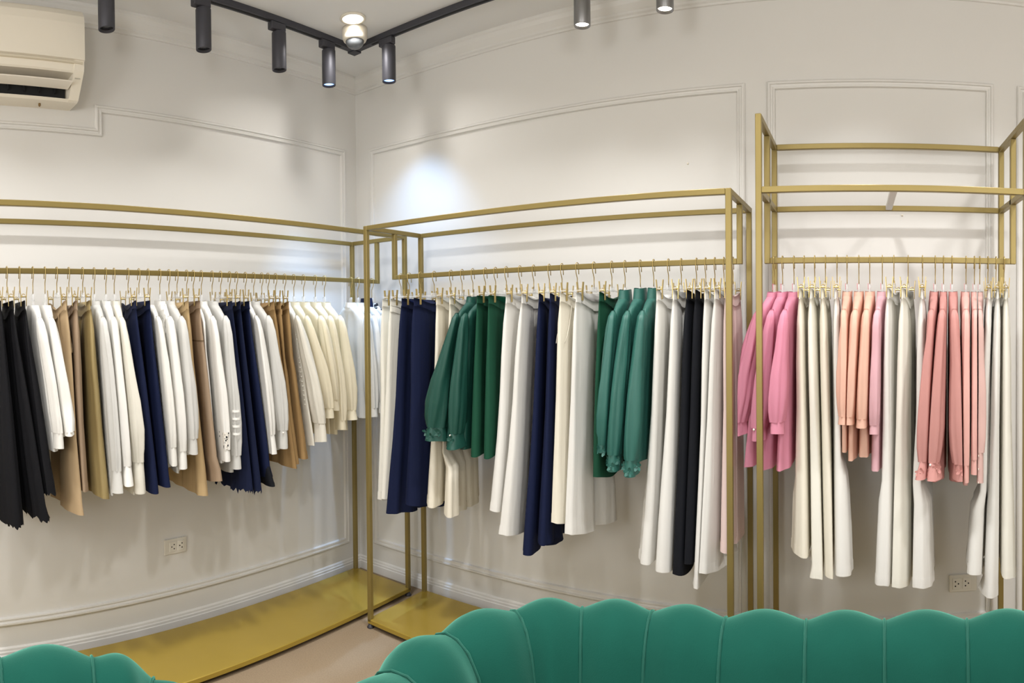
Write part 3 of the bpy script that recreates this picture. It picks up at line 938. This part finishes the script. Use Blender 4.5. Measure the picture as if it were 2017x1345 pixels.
def settle(rk):
    """On a crowded rail each garment keeps to the space between its neighbours: for every depth and height the middle surfaces are put
    in hanging order with a small gap, and cloth is squeezed towards its own middle surface at half the way to the next one."""
    gs = sorted(hung[rk], key=lambda g: g[1])
    NV, NZ = 21, 46
    V0, V1, Z0, Z1 = -0.24, 0.26, 0.44, 1.64
    lo_u, hi_u = {'L': (-9.0, -0.137), 'C': (0.598, 2.271), 'R': (2.300, 3.322)}[rk]

    def centre(g, v, z):
        t, u, yaw, du, L, zt, zb, vm = g
        s = min(1.0, max(0.0, (zt - 0.04 - z) / (L - 0.04)))
        return u + v * math.sin(yaw) + du * s * (0.62 + 0.38 * max(-1.2, min(1.2, v / 0.17)))
    tab = {id(g): [[None] * NZ for _ in range(NV)] for g in gs}
    for a in range(NV):
        v = V0 + (V1 - V0) * a / (NV - 1)
        for b in range(NZ):
            z = Z0 + (Z1 - Z0) * b / (NZ - 1)
            act = [g for g in gs if z > g[6] - 0.075 and abs(v) <= g[7]]
            c = [centre(g, v, z) for g in act]
            gap = 0.014
            # pool adjacent violators on c - i * gap
            blocks = []
            for i, x in enumerate(c):
                blocks.append([x - i * gap, 1])
                while len(blocks) > 1 and blocks[-2][0] > blocks[-1][0]:
                    x1, n1 = blocks.pop()
                    x0, n0 = blocks.pop()
                    blocks.append([(x0 * n0 + x1 * n1) / (n0 + n1), n0 + n1])
            flat = [x for x, n_ in blocks for _ in range(n_)]
            c2 = [x + i * gap for i, x in enumerate(flat)]
            m_ = len(c2)
            c2 = [min(max(x, lo_u + 0.006 + i * 0.010), hi_u - 0.006 - (m_ - 1 - i) * 0.010) for i, x in enumerate(c2)]
            for i, g in enumerate(act):
                lo = (c2[i] + c2[i - 1]) / 2 if i else lo_u
                hi = (c2[i] + c2[i + 1]) / 2 if i < len(act) - 1 else hi_u
                c2i = min(max(c2[i], lo + 0.004), hi - 0.004)
                tab[id(g)][a][b] = (c2i, c2i - lo, hi - c2i)
    for g in gs:
        t, u, yaw, du, L, zt, zb, vm = g
        T = tab[id(g)]
        for a in range(NV):          # below its own hem a garment keeps the lowest known limits
            last = None
            for b in range(NZ - 1, -1, -1):
                if T[a][b] is None:
                    T[a][b] = last
                last = T[a][b]
        for b in range(NZ):          # beyond its own depth likewise
            for rng in (range(NV // 2, NV), range(NV // 2, -1, -1)):
                last = None
                for a in rng:
                    if T[a][b] is None:
                        T[a][b] = last
                    last = T[a][b]
        cy_, sy_ = math.cos(yaw), math.sin(yaw)
        stack = list(t.children)
        while stack:
            o = stack.pop()
            stack += list(o.children)
            me = o.data
            for vert in me.vertices:
                x, y, z = vert.co
                xr, v = x * cy_ - y * sy_, x * sy_ + y * cy_
                U, Zw = u - xr, z + zt
                fa = min(max((v - V0) / (V1 - V0), 0), 0.9999) * (NV - 1)
                fb = min(max((Zw - Z0) / (Z1 - Z0), 0), 0.9999) * (NZ - 1)
                ia, ib = int(fa), int(fb)
                wa, wb_ = fa - ia, fb - ib
                q = [0.0, 0.0, 0.0]
                for da, wA in ((0, 1 - wa), (1, wa)):
                    for db, wB in ((0, 1 - wb_), (1, wb_)):
                        e = T[ia + da][ib + db]
                        for k in range(3):
                            q[k] += min(e[k], 9.0) * wA * wB if k else e[k] * wA * wB
                d = U - centre(g, v, Zw)
                lim = max(0.003, (q[2] if d > 0 else q[1]) - 0.0022)
                d2 = d / (1 + abs(d / lim) ** 4) ** 0.25
                U2 = q[0] + d2
                xr2 = u - U2
                vert.co.x, vert.co.y = xr2 * cy_ + v * sy_, -xr2 * sy_ + v * cy_


for g_ in hung['R'][:2]:      # these two hang behind the front post
    flatten(g_[0], 0.78)
for rk in 'LCR':
    settle(rk)


# ------------------------------------------------------------------ ceiling track and spotlights
trk = thing('lighting_track', 'black angled lighting track with spotlights on the white ceiling', 'light track', (0.345, -0.345, CEIL))
MB().box((0.0, -1.43, -0.014), (0.034, 2.9, 0.028)).build('track_rail', M_black, trk)
MB().box((2.13, 0.0, -0.014), (4.2, 0.034, 0.028)).build('track_rail', M_black, trk)
MB().box((0.0, 0.0, -0.017), (0.05, 0.05, 0.034)).build('corner_joint', M_black, trk)
for c, d in (((0.0, -1.45, -0.0283), (0.012, 2.7, 0.002)), ((2.13, 0.0, -0.0283), (4.0, 0.012, 0.002))):
    MB().box(c, d).build('track_slot', M_dark, trk)
M_lampcool = mat('cool_lamp_glass', '#cfe0ff', emit='#86adff', estr=4.0)
M_lampwarm = mat('warm_lamp_glass', '#fff6ea', emit='#fff4e4', estr=14.0)
M_lampdim = mat('lamp_reflector', '#55565c', rough=0.25, metal=0.6)
M_silver = mat('brushed_grey_metal', '#8f8f90', rough=0.3, metal=0.8)
SPOTS = [  # x, y, lamp, body material, label
    (0.345, -0.53, 'cool', M_black, 'black spotlight with a blue-white glow, just before the track corner'),
    (0.345, -0.85, 'off', M_black, 'black spotlight with a dark mouth, second along the short track from the corner'),
    (0.345, -1.27, 'off', M_black, 'black spotlight with a dark mouth, third along the track from the corner'),
    (0.345, -1.73, 'off', M_black, 'black spotlight above the air conditioner, cut off by the photo top'),
    (0.590, -0.345, 'cool', M_black, 'black spotlight with a blue-white glow, just after the track corner'),
    (1.645, -0.345, 'warm', M_silver, 'grey spotlight glowing white above the middle rack'),
    (2.000, -0.345, 'warm', M_silver, 'spotlight above the middle rack of which only the lamp rim shows'),
]
for x, y, st, bm_, label in SPOTS:
    along_x = x > 0.4
    t = thing('spotlight', label, 'spotlight', (x, y, CEIL - 0.029), 0 if along_x else PI / 2, 'spotlights on the ceiling track')
    MB().bevel_box((-0.012, 0, -0.018), (0.085, 0.036, 0.036), 0.003).build('adapter', bm_, t)
    MB().lathe([(0.012, -0.036), (0.012, -0.044)], (0, 0, 0), 16).build('swivel', bm_, t, True)
    b = MB().lathe([(0.0005, -0.042), (0.033, -0.042), (0.0345, -0.045), (0.0345, -0.218), (0.0335, -0.220), (0.031, -0.220), (0.030, -0.205), (0.0005, -0.205)], (0, 0, 0), 32).build('body', bm_, t, True)
    MB().lathe([(0.0005, -0.204), (0.029, -0.204), (0.029, -0.209), (0.0005, -0.2095)], (0, 0, 0), 24).build('lamp', {'cool': M_lampcool, 'warm': M_lampwarm, 'off': M_lampdim}[st], b, True)
    zl = CEIL - 0.029 - 0.2225
    if st == 'cool':
        tgt = Vector((0.47, 0.0, 1.25)) if along_x else Vector((0.24, -0.34, 0.1))
        lp = lamp('cool_spot_lamp', 'SPOT', (x, y, zl), 40 if along_x else 150, COOL, spot_size=R(78 if along_x else 52), spot_blend=1.0, shadow_soft_size=0.02)
        lp.rotation_euler = (tgt - Vector((x, y, zl))).to_track_quat('-Z', 'Y').to_euler()
    else:
        lp = lamp('track_spot_lamp', 'SPOT', (x, y, zl), 9 if st == 'warm' else 4, WARM, spot_size=R(95), spot_blend=0.9, shadow_soft_size=0.03)
# lamps of the track past the frame
for x, y in ((2.75, -0.345), (3.3, -0.345), (0.345, -2.25)):
    lamp('track_spot_lamp', 'SPOT', (x, y, 2.69), 9, WARM, spot_size=R(95), spot_blend=0.9, shadow_soft_size=0.03)

# ------------------------------------------------------------------ downlight and dome camera
t = thing('downlight', 'round recessed ceiling downlight glowing beside the dome camera', 'ceiling light', (0.572, -0.578, CEIL))
MB().lathe([(0.050, 0.0), (0.062, -0.001), (0.062, -0.006), (0.050, -0.008), (0.0495, 0.0)], (0, 0, 0), 36).build('trim_ring', M_whiteplastic, t, True)
MB().lathe([(0.0005, -0.004), (0.049, -0.004), (0.049, -0.006), (0.0005, -0.007)], (0, 0, 0), 36).build('diffuser', mat('downlight_diffuser', '#fffaf2', emit='#fff3e0', estr=12.0), t, True)
t = thing('dome_camera', 'white dome security camera under the glowing downlight', 'camera', (0.495, -0.49, CEIL))
MB().lathe([(0.0005, 0.0), (0.062, 0.0), (0.063, -0.02), (0.062, -0.046), (0.056, -0.060), (0.047, -0.062), (0.0005, -0.062)], (0, 0, 0), 36).build('housing', M_whiteplastic, t, True)
MB().lathe([(0.046 * math.sin(PI / 2 * (8 - k) / 8) + 0.0004, -0.060 - 0.040 * math.cos(PI / 2 * (8 - k) / 8)) for k in range(9)], (0, 0, 0), 32).build('dome', mat('smoked_dome', '#6a6e72', rough=0.1, spec=0.8), t, True)
rot = Matrix.Rotation(R(40), 4, 'Z') @ Matrix.Rotation(R(52), 4, 'X')
o = MB().lathe([(0.0005, -0.045), (0.020, -0.045), (0.020, -0.020), (0.0005, -0.020)], (0, 0, 0), 20).build('lens', mat('camera_lens', '#c8cbd0', rough=0.15, metal=0.5), t, True)
o.location = (0.012, -0.012, -0.052)
o.rotation_euler = (R(38), 0, R(45))

# ------------------------------------------------------------------ air conditioner
ac = thing('air_conditioner', 'cream wall-mounted split air conditioner with open louver', 'air conditioner', (0, -1.775, 2.47))
M_ac = mat('cream_plastic', '#ece5d6', rough=0.4)
M_ac2 = mat('cream_plastic_dark', '#d6cdb8', rough=0.45)
AL = 0.88


def prism(prof, y0, y1):
    """profile in x, z extruded along y"""
    r = [[(x, y, z) for x, z in prof] for y in (y0, y1)]
    return MB().rings(r, cap=True)


# body profile with the outlet recess cut into the lower front
prism([(0.0, 0.0), (0.105, 0.0), (0.120, 0.006), (0.196, 0.105), (0.200, 0.125), (0.196, 0.34), (0.180, 0.362), (0.0, 0.375)], -0.045, 0.0).build('end_cap', M_ac, ac)
prism([(0.0, 0.0), (0.105, 0.0), (0.118, 0.010), (0.114, 0.010), (0.082, 0.016), (0.078, 0.094), (0.186, 0.098), (0.192, 0.105), (0.196, 0.125), (0.192, 0.34), (0.178, 0.360), (0.0, 0.375)], -AL, -0.045).build('housing', M_ac, ac)
MB().box((0.086, -AL / 2 - 0.02, 0.056), (0.006, AL - 0.06, 0.072)).build('outlet_recess', M_dark, ac)
prism([(0.1965, 0.146), (0.207, 0.150), (0.208, 0.30), (0.203, 0.335), (0.188, 0.358), (0.180, 0.366), (0.180, 0.35), (0.1955, 0.33)], -AL, 0.001).build('front_panel', M_ac, ac)
prism([(0.1955, 0.131), (0.2045, 0.134), (0.2045, 0.142), (0.1955, 0.144)], -AL, -0.008).build('panel_lip', M_ac2, ac)
lv = prism([(0.130, 0.046), (0.196, 0.056), (0.199, 0.060), (0.194, 0.062), (0.129, 0.052)], -AL + 0.02, -0.052)
lv.build('louver', mat('louver_plastic', '#efe8dc', rough=0.3), ac)
for k in range(11):
    MB().box((0.095, -0.10 - 0.07 * k, 0.050), (0.020, 0.003, 0.030)).build('vane', M_dark, ac)
dsp = MB()
ctl = Matrix.Rotation(R(-38), 3, 'Y')
dsp.box((0.176, -0.024, 0.083), (0.002, 0.024, 0.016), ctl)
dsp.build('display', mat('display_grey', '#b9b4a6', rough=0.3), ac)
for k in range(3):
    MB().box((0.160 - 0.006 * k, -0.026 + 0.004 * (k % 2), 0.0625 - 0.008 * k), (0.0025, 0.005, 0.004), ctl).build('indicator', M_dark, ac)
MB().lathe([(0.005, 0.0), (0.006, -0.008), (0.003, -0.014)], (0.06, -0.16, 0.0), 10).build('drain_plug', mat('brown_rubber', '#7d6236', rough=0.6), ac, True)

# ------------------------------------------------------------------ wall sockets
M_sock = mat('socket_plastic', '#dedad0', rough=0.4)


def socket(loc, rotz, flip, label):
    t = thing('wall_socket', label, 'socket', loc, rotz)
    MB().bevel_box((0, -0.005, 0), (0.122, 0.010, 0.074), 0.002).build('plate', M_sock, t)
    for s in (-1, 1):
        ins = MB().bevel_box((0.022 * s + 0.006 * flip, -0.011, 0), (0.036, 0.004, 0.048), 0.001).build('outlet', mat('socket_insert', '#e4e0d6', rough=0.4), t)
        for hx, hz in ((0.006 * flip, 0.010), (0.006 * flip, -0.010), (-0.007 * flip, 0.0)):
            r = Matrix.Rotation(R(90), 3, 'X')
            mb = MB().lathe([(0.0004, -0.0006), (0.0032, -0.0006), (0.0032, 0.0006), (0.0004, 0.0006)], (0, 0, 0), 10)
            mb.v = [tuple(r @ Vector(p) + Vector((0.022 * s + 0.006 * flip + hx, -0.0132, hz))) for p in mb.v]
            mb.build('pin_hole', M_dark, ins)
    return t


socket((0, -1.264, 0.409), PI / 2, 1, 'cream double wall socket below the rack under the air conditioner')
socket((3.19, 0, 0.339), 0, -1, 'cream double wall socket behind the off-white trousers of the tall rack')
for p, lab in (((1.994, 0, 2.18), 'tiny white screw plug in the wall panel above the middle rack'), ((2.927, 0, 1.933), 'tiny white screw plug in the wall behind the tall rack')):
    t = MB().lathe([(0.0004, 0.0), (0.005, 0.0), (0.004, 0.003), (0.0004, 0.004)], (0, 0, 0), 12).build('screw_plug', M_whiteplastic, None, True, loc=p)
    t.rotation_euler = (PI / 2, 0, 0)
    tag(t, lab, 'screw plug')


# ------------------------------------------------------------------ channel-tufted sofas
SECT = [(-0.20, 0.36), (-0.165, 0.50), (-0.125, 0.62), (-0.100, 0.69), (-0.068, 0.735), (-0.030, 0.755), (0.010, 0.757), (0.045, 0.742), (0.072, 0.705), (0.085, 0.62), (0.090, 0.45), (0.085, 0.25), (0.075, 0.10)]


def smooth_path(pts, per):
    """Catmull-Rom through pts, per samples for each span"""
    out = []
    n = len(pts)
    for i in range(n - 1):
        p0, p1, p2, p3 = (Vector(pts[max(i - 1, 0)]), Vector(pts[i]), Vector(pts[i + 1]), Vector(pts[min(i + 2, n - 1)]))
        for j in range(per):
            u = j / per
            out.append(0.5 * ((2 * p1) + (p2 - p0) * u + (2 * p0 - 5 * p1 + 4 * p2 - p3) * u * u + (3 * p1 - p0 - 3 * p2 + p3) * u ** 3))
    out.append(Vector(pts[-1]))
    return out


def tub_sofa(name, label, cat, seams, inward, bulge, hs):
    """seams: plan points of the seams along the top of the curved back; inward: +1 when the seat lies left of the path"""
    n = len(seams)
    cen = sum((Vector(p) for p in seams), Vector((0, 0))) / n
    t = thing(name, label, cat, (cen.x, cen.y, 0))
    per = 10
    path = smooth_path([Vector(p) - cen for p in seams], per)
    tang = [(path[min(i + 1, len(path) - 1)] - path[max(i - 1, 0)]).normalized() for i in range(len(path))]

    def pt(i, k, b):
        r, z = SECT[k]
        r0, z0 = SECT[max(k - 1, 0)]
        r1, z1 = SECT[min(k + 1, len(SECT) - 1)]
        d = Vector((r1 - r0, z1 - z0)).normalized()
        nr, nz = -d.y, d.x
        nrm = Vector((tang[i].y, -tang[i].x)) * inward
        hsc = hs[i // per] + (hs[min(i // per + 1, n - 1)] - hs[i // per]) * ((i % per) / per)
        z = z * hsc
        rr = r + nr * b
        q = path[i] + nrm * rr
        return Vector((q.x, q.y, z + nz * b))
    for c in range(n - 1):
        rings = []
        for j in range(per + 1):
            u = j / per
            b = bulge * (math.sin(PI * u) ** 1.25 if 0 < u < 1 else 0.0) - 0.004
            rings.append([pt(c * per + j, k, b) for k in range(len(SECT))])
        mb = MB()
        mb.rings(rings, closed=False)
        o = mb.build('channel', M_velvet, t, True)
        sd = o.modifiers.new('subdivision', 'SUBSURF')
        sd.levels = sd.render_levels = 1
    for c in range(n):
        MB().tube([pt(c * per, k, -0.003) for k in range(len(SECT))], 0.0034, 8).build('seam_piping', M_velvetpipe, t, True)
    # seat: filled outline of the inner face, with a rounded front edge
    inner = []
    for i in range(0, len(path), 2):
        nrm = Vector((tang[i].y, -tang[i].x)) * inward
        inner.append(path[i] - nrm * 0.17)
    fr0, fr1 = inner[0], inner[-1]
    ctr = (fr0 + fr1) / 2
    rings = []
    for z, s in ((0.12, 0.96), (0.13, 1.0), (0.38, 1.0), (0.43, 0.97), (0.44, 0.90)):
        rings.append([(ctr.x + (p.x - ctr.x) * s, ctr.y + (p.y - ctr.y) * s, z) for p in inner])
    MB().rings(rings, cap=True).build('seat', M_velvet, t, True)
    for i in (2, len(inner) // 3, 2 * len(inner) // 3, len(inner) - 3):
        p = inner[i]
        q = ctr + (p - ctr) * 0.9
        MB().lathe([(0.014, 0.0), (0.022, 0.125)], (q.x, q.y, 0), 14).build('leg', M_gold, t, True)
    return t


seams = [(1.90, -1.93), (1.845, -1.735), (1.838, -1.538), (1.914, -1.352), (2.054, -1.262), (2.225, -1.218), (2.412, -1.205), (2.612, -1.19), (2.804, -1.186), (3.005, -1.205), (3.195, -1.245), (3.37, -1.33), (3.49, -1.48), (3.55, -1.66), (3.54, -1.86)]
tub_sofa('sofa', 'large green velvet channel-backed curved sofa in front of the middle and tall racks', 'sofa', seams, -1, 0.027, [1.0] * 15)
seams = [(1.64, -2.02), (1.545, -2.055), (1.462, -2.11), (1.423, -2.235), (1.362, -2.431), (1.365, -2.63), (1.44, -2.81), (1.58, -2.93)]
tub_sofa('armchair', 'green velvet channel-backed armchair in the corner of the photo by the long rack', 'armchair', seams[::-1], -1, 0.030, [1.0] * 5 + [0.92, 0.82, 0.72])
